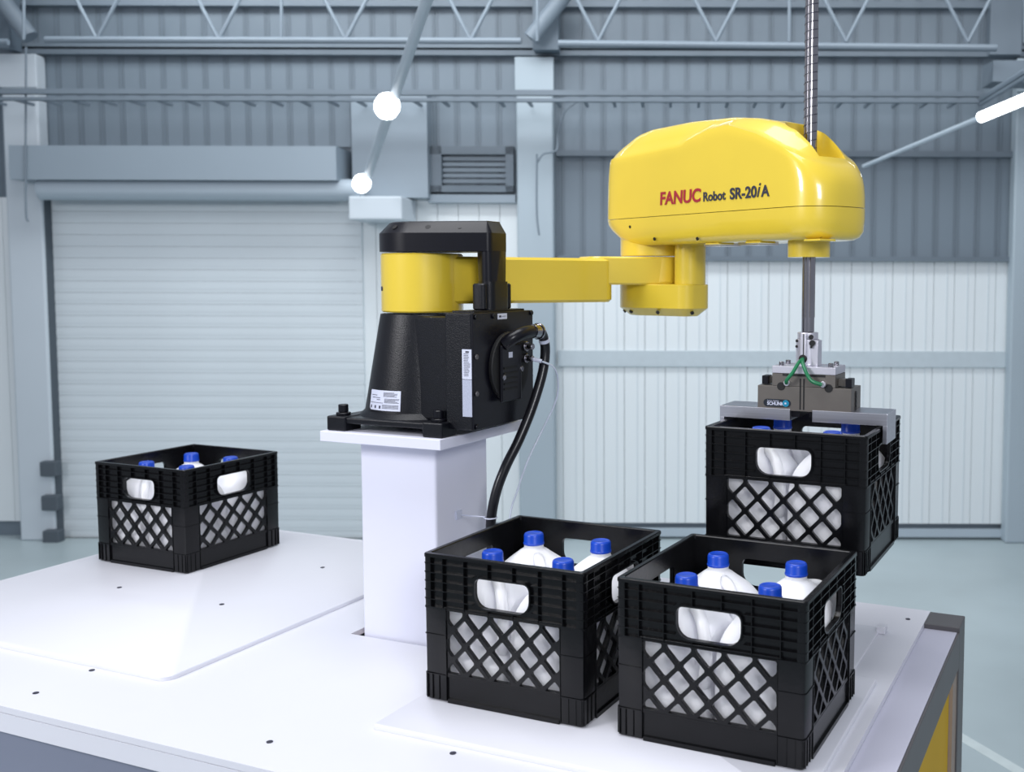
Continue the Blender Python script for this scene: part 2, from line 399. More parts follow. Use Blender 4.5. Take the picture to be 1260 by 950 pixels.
# ================================================================== THE TABLE
XL, XR, YF, YB = -2.6046, -.2870, 1.2220, 2.4414
tb = thing('work_table', 'large white topped machine table carrying the robot pedestal and crates', 'table', ((XL+XR)/2, (YF+YB)/2, 0))
HX0, HX1, HY0, HY1 = -1.512, -1.268, 1.779, 2.0
XS = -.366
b = B()
box(b, XL, HX0, YF, YB, -.012, 0); box(b, HX1, XS, YF, YB, -.012, 0); box(b, HX0, HX1, YF, HY0, -.012, 0); box(b, HX0, HX1, HY1, YB, -.012, 0)
bmesh.ops.remove_doubles(b, verts=b.verts, dist=1e-6)
tpart('table_top', b, WHT, tb, smooth=0)
b = B(); box(b, HX0-.01, HX1+.01, HY0-.01, HY1+.01, -.034, -.0305); tpart('cutout_base', b, WOOD, tb, smooth=0)
b = B(); box(b, XL, XR-.079, YF+.001, YF+.05, -.050, -.014); box(b, XL, XR-.079, YB-.05, YB-.001, -.050, -.014); box(b, XL, XL+.05, YF, YB, -.05, -.014); tpart('edge_rail', b, WHT, tb, smooth=0, bev=.001)
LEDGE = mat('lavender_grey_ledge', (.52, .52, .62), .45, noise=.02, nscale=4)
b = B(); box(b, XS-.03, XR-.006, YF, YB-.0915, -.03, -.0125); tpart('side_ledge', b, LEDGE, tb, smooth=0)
b = B(); box(b, XR-.10, XR-.0055, YF, YB-.0915, -.094, -.0305); box(b, XR-.0055, XR, YF, YB-.0915, -.094, -.0122); tpart('side_beam', b, GRY, tb, smooth=0, bev=.0015)
for (xa, xb, ya, yb_) in ((XR-.079, XR, YB-.091, YB), (XR-.08, XR, YF, YF+.09), (XL, XL+.08, YF+.012, YF+.092), (XL, XL+.08, YB-.09, YB)):
    b = B(); box(b, xa, xb, ya, yb_, -TZ+.0, (-.0015 if xa > -1 and ya > 2 else -.0505)); tpart('frame_post', b, GRY, tb, smooth=0, bev=.002)
b = B(); box(b, XR-.05, XR-.004, YB-.155, YB-.0915, -TZ+.03, -.0945); tpart('reflection_strip', b, TAN, tb, smooth=0)  # strip added for a reflection; its tan colour paints it
b = B(); box(b, XR-.03, XR-.012, YF+.095, YB-.157, -TZ+.06, -.0945); tpart('side_panel', b, YELP, tb, smooth=0)
b = B(); box(b, XL+.081, XR-.081, YF+.012, YF+.026, -TZ+.06, -.0505); tpart('front_panel', b, SLATE, tb, smooth=0)
b = B(); box(b, XL+.081, XR-.1, YB-.03, YB-.015, -TZ+.06, -.0505); tpart('rear_panel', b, SLATE, tb, smooth=0)
b = B(); box(b, XL+.01, XL+.03, YF+.093, YB-.091, -TZ+.06, -.0505); tpart('end_panel', b, SLATE, tb, smooth=0)
SCR = [(-1.8354,1.2861,0),(-1.8405,1.4068,0),(-2.2427,1.7972,.01),(-1.906,1.7974,.01),(-1.9054,2.1369,.01),(-.9726,1.386,0),(-.7844,1.386,0),(-.4046,2.3604,0),(-2.4589,1.966,.01),(-2.2,1.30,0),(-1.28,1.30,0)]
for (x, y, z) in SCR:
    if z > 0: continue
    b = B(); cyl(b, x, y, .0001, .0012, .0055, 14); o = tpart('screw_hole', b, INK, tb)
# raised plates lying on the table
def raised(label, x0, x1, y0, y1, h, r, screws=()):
    t = thing('raised_plate', label, 'plate', ((x0+x1)/2, (y0+y1)/2, TZ+.0002))
    b = B(); pl = rrect((x1-x0)/2, (y1-y0)/2, r, 6, (x0+x1)/2, (y0+y1)/2); pi_ = rrect((x1-x0)/2-.002, (y1-y0)/2-.002, r, 6, (x0+x1)/2, (y0+y1)/2)
    loft(b, [[(*p, .0002) for p in pl], [(*p, h-.002) for p in pl], [(*p, h) for p in pi_]]); tpart('plate', b, WHT, t, smooth=50)
    for x, y in screws:
        b = B(); cyl(b, x, y, h+.0001, h+.0012, .0055, 14); tpart('screw', b, INK, t)
    return t
raised('thick white plate with rounded corner under the left crate', -2.57, -1.652, 1.4186, 2.40, .010, .025, [(-2.2427,1.7972),(-1.906,1.7974),(-1.9054,2.1369),(-2.4589,1.966)])
raised('thin white plate under the two front crates', -1.1525, -.392, 1.408, 1.955, .0098, .003)
raised('thin white plate behind the front crates below the hanging crate', -.76, -.447, 1.99, 2.27, .0045, .003)
b = B(); box(b, -.452, -.432, 2.235, 2.262, .0002, .016); b.transform(Matrix.Translation((0,0,TZ)))
o = obj('locating_block', b, WHT, smooth=0, bev=.0015); o['label'] = 'small white locating block on the table by the right front crate'; o['category'] = 'block'

# ================================================================== PEDESTAL
PX0, PX1, PY0, PY1 = -1.5376, -1.2317, 1.7251, 2.0412
ped = thing('robot_pedestal', 'white square pedestal column with a flat top plate under the robot', 'pedestal', (-1.3846, 1.883, TZ-.028))
b = B(); prism(b, rrect(.0983, .098, .007, 4, -1.3846, 1.883), -.028, .4325); tpart('column', b, WPED, ped, smooth=50)
b = B(); box(b, PX0, PX1, PY0, PY1, .4327, .4547); tpart('top_plate', b, WPED, ped, smooth=0, bev=.0015)

# ================================================================== ROBOT
J1 = Vector((-1.385, 1.883)); J2 = Vector((-1.0305, 2.3416)); SP = Vector((-.575, 2.0914))
rob = thing('assembly_robot', 'yellow and black four axis assembly robot bolted onto the white pedestal', 'robot', (J1.x, J1.y, TZ+.4547))
jx, jy = J1
ZB = .4548
# base flange: plate bridged over four feet
b = B(); box(b, -1.528, -1.24, 1.742, 2.024, ZB+.016, ZB+.029)
for sx in (0, 1):
    for sy in (0, 1):
        x0 = -1.530 if sx == 0 else -1.285; y0 = 1.738 if sy == 0 else 1.976
        box(b, x0, x0+.049, y0, y0+.052, ZB, ZB+.031)
base = tpart('base_flange', b, BLK, rob, smooth=0, bev=.003)
for i, (x, y) in enumerate(((-1.506, 1.763), (-1.262, 1.763), (-1.506, 2.0), (-1.262, 2.0))):
    b = B(); cyl(b, x, y, ZB+.0312, ZB+.037, .0155, 24, bev=.001); cyl(b, x, y, ZB+.0372, ZB+.054, .0105, 20, bev=.0015); cyl(b, x, y, ZB+.0541, ZB+.0543, .005, 6)
    tpart('mounting_bolt', b, BLKG, base, rob)
# tower: a tapering round nose merging into a flat-sided body
lo_ = [(jx-.012, jy, .118)]; hi_ = [(jx, jy, .089)]
def ring(c, z, n=64): return [(*p, z) for p in supp(c, n)]
b = B()
loft(b, [ring([(jx-.008, jy, .132)], ZB+.029), ring([(jx-.008, jy, .119)], ZB+.040), ring([(jx-.005, jy, .1125)], ZB+.09), ring([(jx, jy, .0905)], .697), ring([(jx, jy, .0895)], .7015)])
tower = tpart('tower', b, BLK, rob, smooth=40)
b = B(); loft(b, [[(jx-.02, jy-.082, ZB+.028), (-1.242, jy-.110, ZB+.028), (-1.242, jy+.110, ZB+.028), (jx-.02, jy+.082, ZB+.028)],
                  [(jx-.02, jy-.072, .699), (-1.242, jy-.098, .699), (-1.242, jy+.098, .699), (jx-.02, jy+.072, .699)]])
tpart('tower_body', b, BLK, rob, smooth=0, bev=.006)
# connector box
BX0, BX1, BY0, BY1, BZ0, BZ1 = -1.246, -1.178, 1.765, 2.001, .4705, .7085
b = B(); box(b, BX0, BX1-.004, BY0+.001, BY1-.001, BZ0, BZ1); tpart('connector_box', b, BLK, rob, smooth=0, bev=.003)
b = B(); box(b, BX1-.0038, BX1, BY0, BY1, BZ0, BZ1); cp = tpart('connector_panel', b, BLKG, rob, smooth=0, bev=.001)
for (y, z) in ((BY0+.010, BZ1-.008), (BY0+.075, BZ1-.008), (BY1-.008, BZ1-.006), (BY0+.010, .62), (BY0+.010, .545), (BY0+.010, BZ0+.007), (BY1-.008, BZ0+.008)):
    b = B(); M = axis((BX1, y, z), (1, 0, 0)); cyl(b, 0, 0, .0001, .004, .0052, 12, M=M, bev=.0008); tpart('panel_screw', b, GRY if z in (.62, .545) else BLK, cp, rob)
b = B(); box(b, BX0+.006, BX1-.01, BY0+.02, BY1-.02, BZ1, BZ1+.004); tpart('box_lid', b, BLK, rob, smooth=0)
# round connector boss on the panel with its plug plate
b = B(); M = axis((BX1, 1.893, .592), (1, 0, 0)); cyl(b, 0, 0, .0002, .010, .074, 40, M=M, bev=.002); tpart('boss_ring', b, DRK, cp, rob)
b = B(); box(b, BX1+.0102, BX1+.017, 1.845, 1.925, .520, .640); tpart('plug_plate', b, BLKG, cp, rob, smooth=0, bev=.003)
for k in range(5):
    b = B(); box(b, BX1+.0171, BX1+.019, 1.853, 1.905, .545+k*.011, .549+k*.011); tpart('plug_ridge', b, DRK, cp, rob, smooth=0)
b = B(); box(b, BX1+.0171, BX1+.0176, 1.872, 1.887, .612, .624); tpart('plug_label', b, LBL, cp, rob, smooth=0)
for (y, z, r) in ((1.944, .632, .011), (1.944, .606, .010)):
    b = B(); M = axis((BX1+.008, y, z), (1, -.1, 0)); cyl(b, 0, 0, 0, .012, r, 8, M=M, bev=.001); cyl(b, 0, 0, .012, .028, r*.62, 12, M=M, bev=.001); tpart('air_fitting', b, STEEL, cp, rob)
b = B(); rod(b, (BX1+.030, 1.942, .606), (BX1+.050, 1.952, .600), .0045, 10); tpart('air_nozzle', b, LBL, cp, rob)
for (y, z) in ((1.925, .585), (1.853, .572)):
    b = B(); M = axis((BX1+.0105, y, z), (1, 0, 0)); cyl(b, 0, 0, 0, .009, .006, 10, M=M, bev=.001); tpart('plug_screw', b, STEEL, cp, rob)
# cable plug (black elbow + silver collar) leaving sideways from the boss
b = B(); tube(b, [(BX1+.012, 1.862, .640), (BX1+.030, 1.872, .655), (BX1+.040, 1.895, .664), (BX1+.043, 1.925, .666)], .0135, 14); tpart('cable_plug', b, BLKG, cp, rob)
b = B(); rod(b, (BX1+.043, 1.925, .666), (BX1+.044, 1.944, .665), .0155, 14); rod(b, (BX1+.044, 1.946, .665), (BX1+.044, 1.950, .665), .018, 14); tpart('plug_collar', b, STEEL, cp, rob)
# labels with print
def decal(name, x0, x1, z0, z1, y, m, par, lines, axis_='y'):
    b = B(); box(b, x0, x1, y-.0008, y, z0, z1); l = tpart(name, b, m, par, rob, smooth=0); return l
decal('rating_label', -1.2045, -1.182, .575, .6355, BY0+.001, LBL, rob, 0)
decal('side_label', -1.2045, -1.182, .4985, .574, BY0+.001, LBL2, rob, 0)
b = B()
for k in range(14):
    z = .627-k*.0034; box(b, -1.2005, -1.2005+.010+.006*random.random(), BY0-.0006, BY0+.0001, z-.0008, z)
box(b, -1.196, -1.188, BY0-.0006, BY0+.0001, .629, .632); tpart('label_print', b, INK, rob, smooth=0)
b = B(); box(b, BX1+.0001, BX1+.0008, 1.857, 1.893, .693, .705); tpart('top_label', b, LBL, rob, smooth=0)
b = B(); box(b, BX1+.0009, BX1+.0011, 1.862, 1.870, .697, .701); box(b, BX1+.0009, BX1+.0011, 1.873, 1.888, .6985, .6995); tpart('label_print', b, INK, rob, smooth=0)
# nameplate on the curved tower nose
def on_tower(th, z, out=0.0):
    t = (z-(ZB+.09))/(.697-(ZB+.09)); r = .1125+(.0905-.1125)*t if t > 0 else .1125+(.119-.1125)*min(1, (ZB+.09-z)/.05)
    cx = jx-.005*(1-max(t, 0)); return (cx+(r+out)*math.cos(th), jy+(r+out)*math.sin(th), z)
def curved_patch(b, th0, th1, z0, z1, out0, out1, n=10):
    lo = [on_tower(th0+(th1-th0)*i/n, z0, out1) for i in range(n+1)]; hi = [on_tower(th0+(th1-th0)*i/n, z1, out1) for i in range(n+1)]
    A = [b.verts.new(p) for p in lo]; C = [b.verts.new(p) for p in hi]
    for i in range(n): b.faces.new((A[i], A[i+1], C[i+1], C[i]))
    A2 = [b.verts.new(on_tower(th0+(th1-th0)*i/n, z0, out0)) for i in range(n+1)]; C2 = [b.verts.new(on_tower(th0+(th1-th0)*i/n, z1, out0)) for i in range(n+1)]
    for i in range(n): b.faces.new((A2[i+1], A2[i], C2[i], C2[i+1])); b.faces.new((A[i+1], A[i], A2[i], A2[i+1])); b.faces.new((C[i], C[i+1], C2[i+1], C2[i]))
    b.faces.new((A[0], C[0], C2[0], A2[0])); b.faces.new((C[n], A[n], A2[n], C2[n]))
TH0, TH1 = math.radians(240), math.radians(284)
b = B(); curved_patch(b, TH0, TH1, .500, .542, -.004, .0012); tpart('nameplate', b, LBL, tower, rob)
b = B()
def thl(f): return TH0+(TH1-TH0)*f
curved_patch(b, thl(.02), thl(.52), .5155, .5163, .0011, .0016, 6)
for f0, f1, z in ((.08,.3,.531),(.12,.42,.526),(.3,.42,.522)): curved_patch(b, thl(f0), thl(f1), z, z+.0010, .0011, .0016, 3)
for k in range(5):
    for s0, z in ((.52, .5375), (.56, .5245)):
        curved_patch(b, thl(s0), thl(s0+.28+.14*random.random()), z-k*.0020, z-k*.0020+.0008, .0011, .0016, 3)
for k in range(4): curved_patch(b, thl(.50), thl(.95), .5115-k*.0022, .5123-k*.0022, .0011, .0016, 4)
for f in (.06, .24, .40): curved_patch(b, thl(f), thl(f+.05), .504, .510, .0011, .0016, 2)
tpart('label_print', b, INK, tower, rob)
# yellow J1 drum and lower arm
u1 = (J2-J1).normalized()
AM = Matrix(((u1.x, -u1.y, 0, J1.x), (u1.y, u1.x, 0, J1.y), (0, 0, 1, 0), (0, 0, 0, 1)))
b = B(); sprism(b, [(0, 0, .0875)], .7055, .8315, .003, 72, M=AM); arm = tpart('lower_arm', b, YEL, rob, smooth=30)
b = B(); sprism(b, [(.02, 0, .074), (.413, .026, .030), (.413, -.026, .030)], .7235, .8255, .006, 72, M=AM)
sprism(b, [(.40, 0, .030)], .7235, .72351+.012, .002, 16, M=AM) if False else None
tpart('arm_beam', b, YEL, arm, rob, smooth=30)
b = B()
jd = lambda r, q: supp([(.415, .02, .030-q), (.415, -.02, .030-q), (.5796, 0, r)], 72)
loft(b, [[(*p, .764) for p in jd(.080, .004)], [(*p, .768) for p in jd(.084, .0)], [(*p, .8265) for p in jd(.085, 0)], [(*p, .8300) for p in jd(.081, .004)]], M=AM)
sprism(b, [(.5796, 0, .0855)], .768, .8305, .003, 64, M=AM)
tpart('elbow_joint', b, YEL, arm, rob, smooth=30)
b = B(); M = AM @ axis((-.0875, .0, .756), (-1, 0, 0)); cyl(b, 0, 0, -.001, .0015, .005, 12, M=M); tpart('drum_screw', b, INK, arm, rob)
# black cable bridge: cap over J1 and the post behind it
capd = [(jx, jy, .0895), (-1.203, jy-.024, .014), (-1.203, jy+.024, .014)]
b = B(); loft(b, [[(*p, .8345) for p in supp(capd, 72, .001)], [(*p, .8355) for p in supp(capd, 72)], [(*p, .8735) for p in supp(capd, 72)], [(*p, .8965) for p in supp(capd, 72, .022)], [(*p, .8985) for p in supp(capd, 72, .027)]])
for sx in (0,): pass
cap = tpart('cable_bridge', b, BLKG, rob, smooth=24)
def capbolt(par, x, y, z, d, r=.0055, m=DRK, l=.003):
    b = B(); cyl(b, 0, 0, -.001, l, r, 12, M=axis((x, y, z), d)); tpart('cover_bolt', b, m, par, rob)
for th in (262, 60, 120, 170):
    a = math.radians(th); capbolt(cap, jx+.0785*math.cos(a), jy+.0785*math.sin(a), .8855, (math.cos(a), math.sin(a), .96), .006, l=.0016)
nrm = Vector((.2724, -.962, .957))
for xx in (-1.322, -1.255):
    yy = jy-(.0895-(xx-jx)*(.0895-.038)/.182)+.0080; capbolt(cap, xx, yy, .8855, nrm, .006, l=.0012)
capbolt(cap, -1.2005, jy+.005, .8855, (1, 0, .96), .005, l=.0012)
b = B(); loft(b, [[(*p, .7127) for p in supp([(-1.2035, jy-.020, .014), (-1.2035, jy+.020, .014), (-1.212, jy, .022)], 48)], [(*p, .836) for p in supp([(-1.203, jy-.023, .014), (-1.203, jy+.023, .014), (-1.212, jy, .026)], 48)]])
post = tpart('cable_post', b, BLKG, rob, smooth=30)
b = B(); loft(b, [[(*p, z) for p in supp([(-1.2015, jy-.021, .0165), (-1.2015, jy+.021, .0165), (-1.212, jy, .025)], 48)] for z in (.7128, .772)]); tpart('post_sleeve', b, BLK, post, rob, smooth=30)
for s in (-1, 1):
    b = B(); M = Matrix.Translation((-1.206, jy+s*.047, .742)) @ Matrix.Rotation(.0, 4, 'Z'); sprism(b, [(-.008, 0, .0085), (.006, 0, .0085)], -.029, .026, .003, 24, M=M)
    tpart('sleeve_clamp', b, BLK, post, rob)
# elbow bracket and head, in the head's own frame (u toward the spindle, v left)
u2 = (SP-J2).normalized()
HM = Matrix(((u2.x, -u2.y, 0, J2.x), (u2.y, u2.x, 0, J2.y), (0, 0, 1, 0), (0, 0, 0, 1)))
LH = (SP-J2).length
brd = [(0, 0, .0875), (.130, -.012, .036), (.130, .012, .036)]
b = B(); loft(b, [[(*p, .690) for p in supp(brd, 72, .026)], [(*p, .6915) for p in supp(brd, 72, .023)], [(*p, .709) for p in supp(brd, 72)], [(*p, .7635) for p in supp(brd, 72)], [(*p, .7655) for p in supp(brd, 72, .002)]], M=HM)
sprism(b, [(.134, -.004, .0335), (.134, .004, .0335)], .764, .870, .002, 48, M=HM)
brk = tpart('elbow_bracket', b, YEL, rob, smooth=24)
for th in (198, 240, 272): a = math.radians(th); p = HM @ Vector((.076*math.cos(a), .076*math.sin(a), .6995)); d = HM.to_3x3() @ Vector((math.cos(a), math.sin(a), -.9)); capbolt(brk, *p, d, .0045)
p = HM @ Vector((.085, -.058, .6995)); capbolt(brk, *p, HM.to_3x3() @ Vector((.1, -1, -.9)), .0045)
p = HM @ Vector((.156, -.012, .6995)); capbolt(brk, *p, HM.to_3x3() @ Vector((1, -.1, -.9)), .0045)
b = B(); sprism(b, [(0, 0, .086)], .8325, .90, .002, 64, M=HM); tpart('elbow_neck', b, YEL, rob, smooth=30)
# the head shell: plan outlines stacked up the height
def outline(ur, un, wd, n=96, e=2.6, er=2.6):
    """superellipse-ended outline from u=ur to u=un, half width wd"""
    out = []; a0 = .105; a1 = .085
    for i in range(n):
        t = 2*PI*i/n; c, s = math.cos(t), math.sin(t)
        if c >= 0: out.append((un-a1+a1*abs(c)**(2/e), wd*math.copysign(abs(s)**(2/e), s)))
        else: out.append((ur+a0-a0*abs(c)**(2/er), wd*math.copysign(abs(s)**(2/er), s)))
    return out
def densify(P, mx=.012):
    Q = []
    for i, p in enumerate(P):
        q = P[(i+1) % len(P)]; k = max(1, int(math.hypot(q[0]-p[0], q[1]-p[1])/mx)) if True else 1
        for j in range(k): Q.append((p[0]+(q[0]-p[0])*j/k, p[1]+(q[1]-p[1])*j/k))
    return Q
U0, U1 = -.108, LH+.108
ref = densify(outline(U0, U1, .092, er=4.2))
def scaled(P, ins, wf=1.0, du0=0.0, du1=0.0):
    """inset outline: shrink toward the centre line"""
    um = (U0+U1)/2; hl = (U1-U0)/2
    return [(um + (p[0]-um)*(hl-ins-(du0 if p[0] < um else du1))/hl, p[1]*(.092-ins)/.092*wf) for p in P]
ZS = .922
TOP = [(-.14,1.082),(-.10,1.090),(-.06,1.100),(-.03,1.112),(.0,1.124),(.05,1.131),(.20,1.133),(.33,1.128),(.41,1.117),(.47,1.103),(.52,1.082),(.56,1.052),(.59,1.030),(.62,1.008),(.66,.998)]
EDGE = [(-.14,1.066),(.20,1.078),(.30,1.100),(.36,1.104),(.45,1.076),(.52,1.045),(.575,1.018),(.61,1.000),(.66,.990)]
def topz(u, TOP=TOP):
    for (a, za), (c, zc) in zip(TOP, TOP[1:]):
        if a <= u <= c: return za+(zc-za)*(u-a)/(c-a)
    return TOP[0][1] if u < TOP[0][0] else TOP[-1][1]
def sm(x): x = max(0, min(1, x)); return x*x*(3-2*x)
b = B(); loops = []
low = [(.857, .026), (.858, .018), (.864, .008), (.875, .002), (.90, 0), (ZS-.001, 0)]
for z, ins in low:
    L = []
    for (u, v) in scaled(ref, ins):
        k = sm((.01-u)/.10)   # the rear underside rises
        L.append((u, v, max(z, min(z+.034*k, ZS-.001)) if z < ZS-.001 else z))
    loops.append(L)
lower = tpart('head_base', (loft(b, loops, M=HM), b)[1], YEL, rob, smooth=40)
b = B(); loops = []
UP = [(0, s_, 1-.025*s_, i_) for s_, i_ in ((0, 0), (.02, 0), (.3, 0), (.55, .002), (.72, .006), (.86, .013), (.95, .021))] + [(0, 1, .955, .028)] + [(1, q_, .93-.46*q_, .032+.020*q_) for q_ in (.06, .25, .5, .72, .88)] + [(1, .96, .45, .054), (1, 1.0, .36, .060)]
for seg_, q_, wf, ins in UP:
    L = []
    for (u, v), (u_, v_) in zip(scaled(ref, 0, 1.0, ins*.35, ins), ref):
        zt, ze = topz(u), topz(u, EDGE)
        ze = min(ze, zt-.006)
        lift = 1-(1-q_)**(1+.9*sm((.34-u)/.2))
        L.append((u, v*wf, ZS+.0003+(ze-ZS)*q_ if seg_ == 0 else ze+(zt-ze)*lift))
    loops.append(L)
loft(b, loops, M=HM)
shell = tpart('head_cover', b, YEL, rob, smooth=33)
# bore for the spindle cut down from the top of the cover
cutb = B(); CB = HM @ Matrix.Translation((LH, 0, 0)); sprism(cutb, [(-.012, 0, .043), (.012, 0, .038), (.14, 0, .034)], 1.022, 1.3, .001, 48, M=CB)
cutter = tpart('cutter', cutb, YEL, rob, smooth=0)
def boolean(o, c):
    md = o.modifiers.new('cut', 'BOOLEAN'); md.object = c; md.operation = 'DIFFERENCE'; md.solver = 'EXACT'
    bpy.context.view_layer.update(); dg = bpy.context.evaluated_depsgraph_get()
    me = bpy.data.meshes.new_from_object(o.evaluated_get(dg)); old = o.data; o.modifiers.clear(); o.data = me; me.name = o.name
boolean(shell, cutter); bpy.data.objects.remove(cutter)
shell.data.polygons.foreach_set('use_smooth', [True]*len(shell.data.polygons)); shell.data.set_sharp_from_angle(angle=math.radians(33))
# spindle collar, pads and screws under the head
b = B(); cyl(b, LH, 0, .8235, .858, .0435, 40, M=HM, bev=.001); tpart('spindle_collar', b, YEL, rob)
for u in (.30, .43, .60):
    b = B(); box(b, u-.022, u+.022, -.075, -.03, .8535, .8575, M=HM); tpart('underside_pad', b, YEL, rob, smooth=0, bev=.001)
b = B(); box(b, .22, .28, -.03, .03, .852, .8572, M=HM); box(b, .335, .40, -.03, .03, .852, .8572, M=HM); tpart('underside_plate', b, ALUW, rob, smooth=0)
for u, z in ((.02, .897), (.115, .866), (.27, .8625)):
    p = HM @ Vector((u, -.0915, z+.004)); capbolt(lower, *p, HM.to_3x3() @ Vector((0, -1, -.3)), .004, l=.0012)
for u, v, z in ((LH+.055, -.080, .872), (LH+.088, -.052, .866)):
    p = HM @ Vector((u-.006, v, z)); capbolt(lower, *p, HM.to_3x3() @ Vector((.5, -1, -.2)), .0055, l=.002)
# lettering on the near side of the head
def head_text(s, u, z, size, m, off=.0006, shear=0, sq=1.0):
    M = HM @ Matrix.Translation((u, -.0924, z)) @ Matrix.Rotation(PI/2, 4, 'X') @ Matrix.Diagonal((sq, 1, 1, 1))
    tb_ = text_bm(s, size, M, .0004, off, shear); return tpart('lettering', tb_, m, shell, rob, smooth=0)
head_text('FANUC', .135, .9475, .0400, RED, .0011, .05, 1.10)
head_text('Robot', .289, .9470, .0275, INK, .0007, 0, 1.06)
head_text('SR-20', .377, .9465, .0325, INK, .0009, 0, 1.07)
head_text('i', .4585, .9465, .043, INK, .0004, .3, .9)
head_text('A', .4740, .9465, .0320, INK, .0008, 0, 1.05)
# spindle: splined ball screw shaft
spx, spy = SP
spn = tpart('spindle', (lambda bb: (cyl(bb, spx, spy, .6697, 1.386, .0132, 28, bev=.001), bb)[1])(B()), STEEL, rob)
b = B(); P = []
n = 21; tr_ = 24
for i in range(n*tr_+1):
    a = 2*PI*i/tr_; z = 1.03+.0170*i/tr_; P.append((spx+.0131*math.cos(a), spy+.0131*math.sin(a), z))
P = [p for p in P if p[2] < 1.375]; tube(b, P, .0011, 6, sm=0); tpart('screw_thread', b, INK, spn, rob)
for a in (225, 262, 300, 20, 120):
    b = B(); a = math.radians(a); c = (spx+.0128*math.cos(a), spy+.0128*math.sin(a)); cyl(b, c[0], c[1], .70, 1.372, .0012, 8); tpart('spline_groove', b, GRY, spn, rob)
b = B(); cyl(b, spx, spy, 1.3755, 1.390, .022, 32, bev=.002); tpart('stop_ring', b, ALUW, spn, rob)

# ================================================================== GRIPPER
gr = thing('robot_gripper', 'grey parallel gripper with green air hoses holding the raised crate', 'gripper', (spx, spy, TZ+.486))
GX = -.5705; GY = spy
def gp(name, m, *boxes, bev=.001, par=None):
    b = B()
    for q_ in boxes: box(b, *q_)
    return tpart(name, b, m, par or gr, gr, smooth=0, bev=bev)
YN, YFR = GY-.043, GY+.043
body = gp('lower_housing', GRIP, (GX-.0985, GX+.0985, YN, YFR, .5085, .559))
gp('upper_housing', GRIP, (GX-.0675, GX+.0655, YN, YFR, .5592, .585))
gp('guide_slot', DRK, (GX-.0085, GX-.0055, YN-.0006, YN, .512, .576), (GX-.001, GX+.0020, YN-.0006, YN, .512, .576), (GX-.045, GX+.045, YN-.0006, YN, .5805, .5845), bev=0)
gp('adapter_plate', ALUW, (GX-.0675, GX+.0655, YN-.001, YFR, .5855, .6005))
for (x, y) in ((-.052, -.028), (-.052, .020), (.052, -.028), (.052, .020)):
    b = B(); cyl(b, GX+x, GY+y, .6007, .6085, .0055, 14, bev=.0008); tpart('plate_bolt', b, STEEL, gr)
for s in (-1, 1):
    b = B(); M = axis((GX+s*.048 + (.004 if s > 0 else 0), YN-.0001, .5585), (0, -1, 0)); cyl(b, 0, 0, -.001, .0008, .0085, 24, M=M); tpart('bolt_recess', b, DRK, gr)
    b = B(); box(b, *( (GX-.0805, GX-.0685) if s < 0 else (GX+.0665, GX+.0905)), GY-.022, GY-.002, .5625, .5765); tpart('sensor_arm', b, GRIP, gr, smooth=0)
    b = B(); x = GX-.086 if s < 0 else GX+.0905; box(b, x-.0065, x+.0065, GY-.034, GY-.006, .5605, .5785); tpart('sensor_block', b, BLKG, gr, smooth=0, bev=.001)
for z in (.516, .526, .536, .545):
    b = B(); M = axis((GX+.0985, GY-.004, z), (1, 0, 0)); cyl(b, 0, 0, -.001, .0015, .0065, 14, M=M); tpart('side_port', b, DRK, gr)
# split clamp collar on the shaft
b = B(); cyl(b, spx, spy, .6007, .655, .0245, 36, bev=.001); cyl(b, spx, spy, .6552, .6690, .0215, 36, bev=.001)
box(b, spx-.007, spx+.005, spy-.030, spy-.015, .6007, .667); box(b, spx+.010, spx+.027, spy-.020, spy+.012, .6007, .653)
cl = tpart('clamp_collar', b, ALUW, gr, smooth=30, bev=.0006)
b = B(); box(b, spx-.0015, spx+.0003, spy-.0306, spy-.0295, .612, .667); tpart('collar_split', b, DRK, cl, gr, smooth=0)
b = B(); cyl(b, 0, 0, -.001, .0012, .0088, 24, M=axis((spx-.0015, spy-.0300, .6155), (0, -1, 0))); tpart('cable_port', b, DRK, cl, gr)
for x, z, r in ((.0135, .6605, .005), (.0155, .648, .0062), (-.0175, .6515, .003), (-.018, .640, .003), (.014, .640, .0025)):
    b = B(); cyl(b, 0, 0, 0, .0025, r, 12, M=axis((spx+x, spy-math.sqrt(max(.0245**2-x*x, 0))+.0005-(.003 if x > .01 else 0), z), (x*20, -1, 0))); tpart('collar_screw', b, DRK, cl, gr)
for s, e in ((-1, (GX-.034, YN-.010, .5665)), (1, (GX+.040, YN-.010, .5665))):
    P = [(spx-.0015, spy-.030, .6155), (spx-.0015+s*.004, spy-.046, .609), (spx+s*.014, YN-.016, .590), (spx+s*.026, YN-.018, .574), e]
    b = B(); tube(b, P, .0038, 10); tpart('air_hose', b, GREEN, gr)
    b = B(); cyl(b, 0, 0, 0, .007, .0062, 12, M=axis((e[0]+s*.001, YN, e[2]), (0, -1, 0)), bev=.0006); tpart('hose_fitting', b, ALUW, gr)
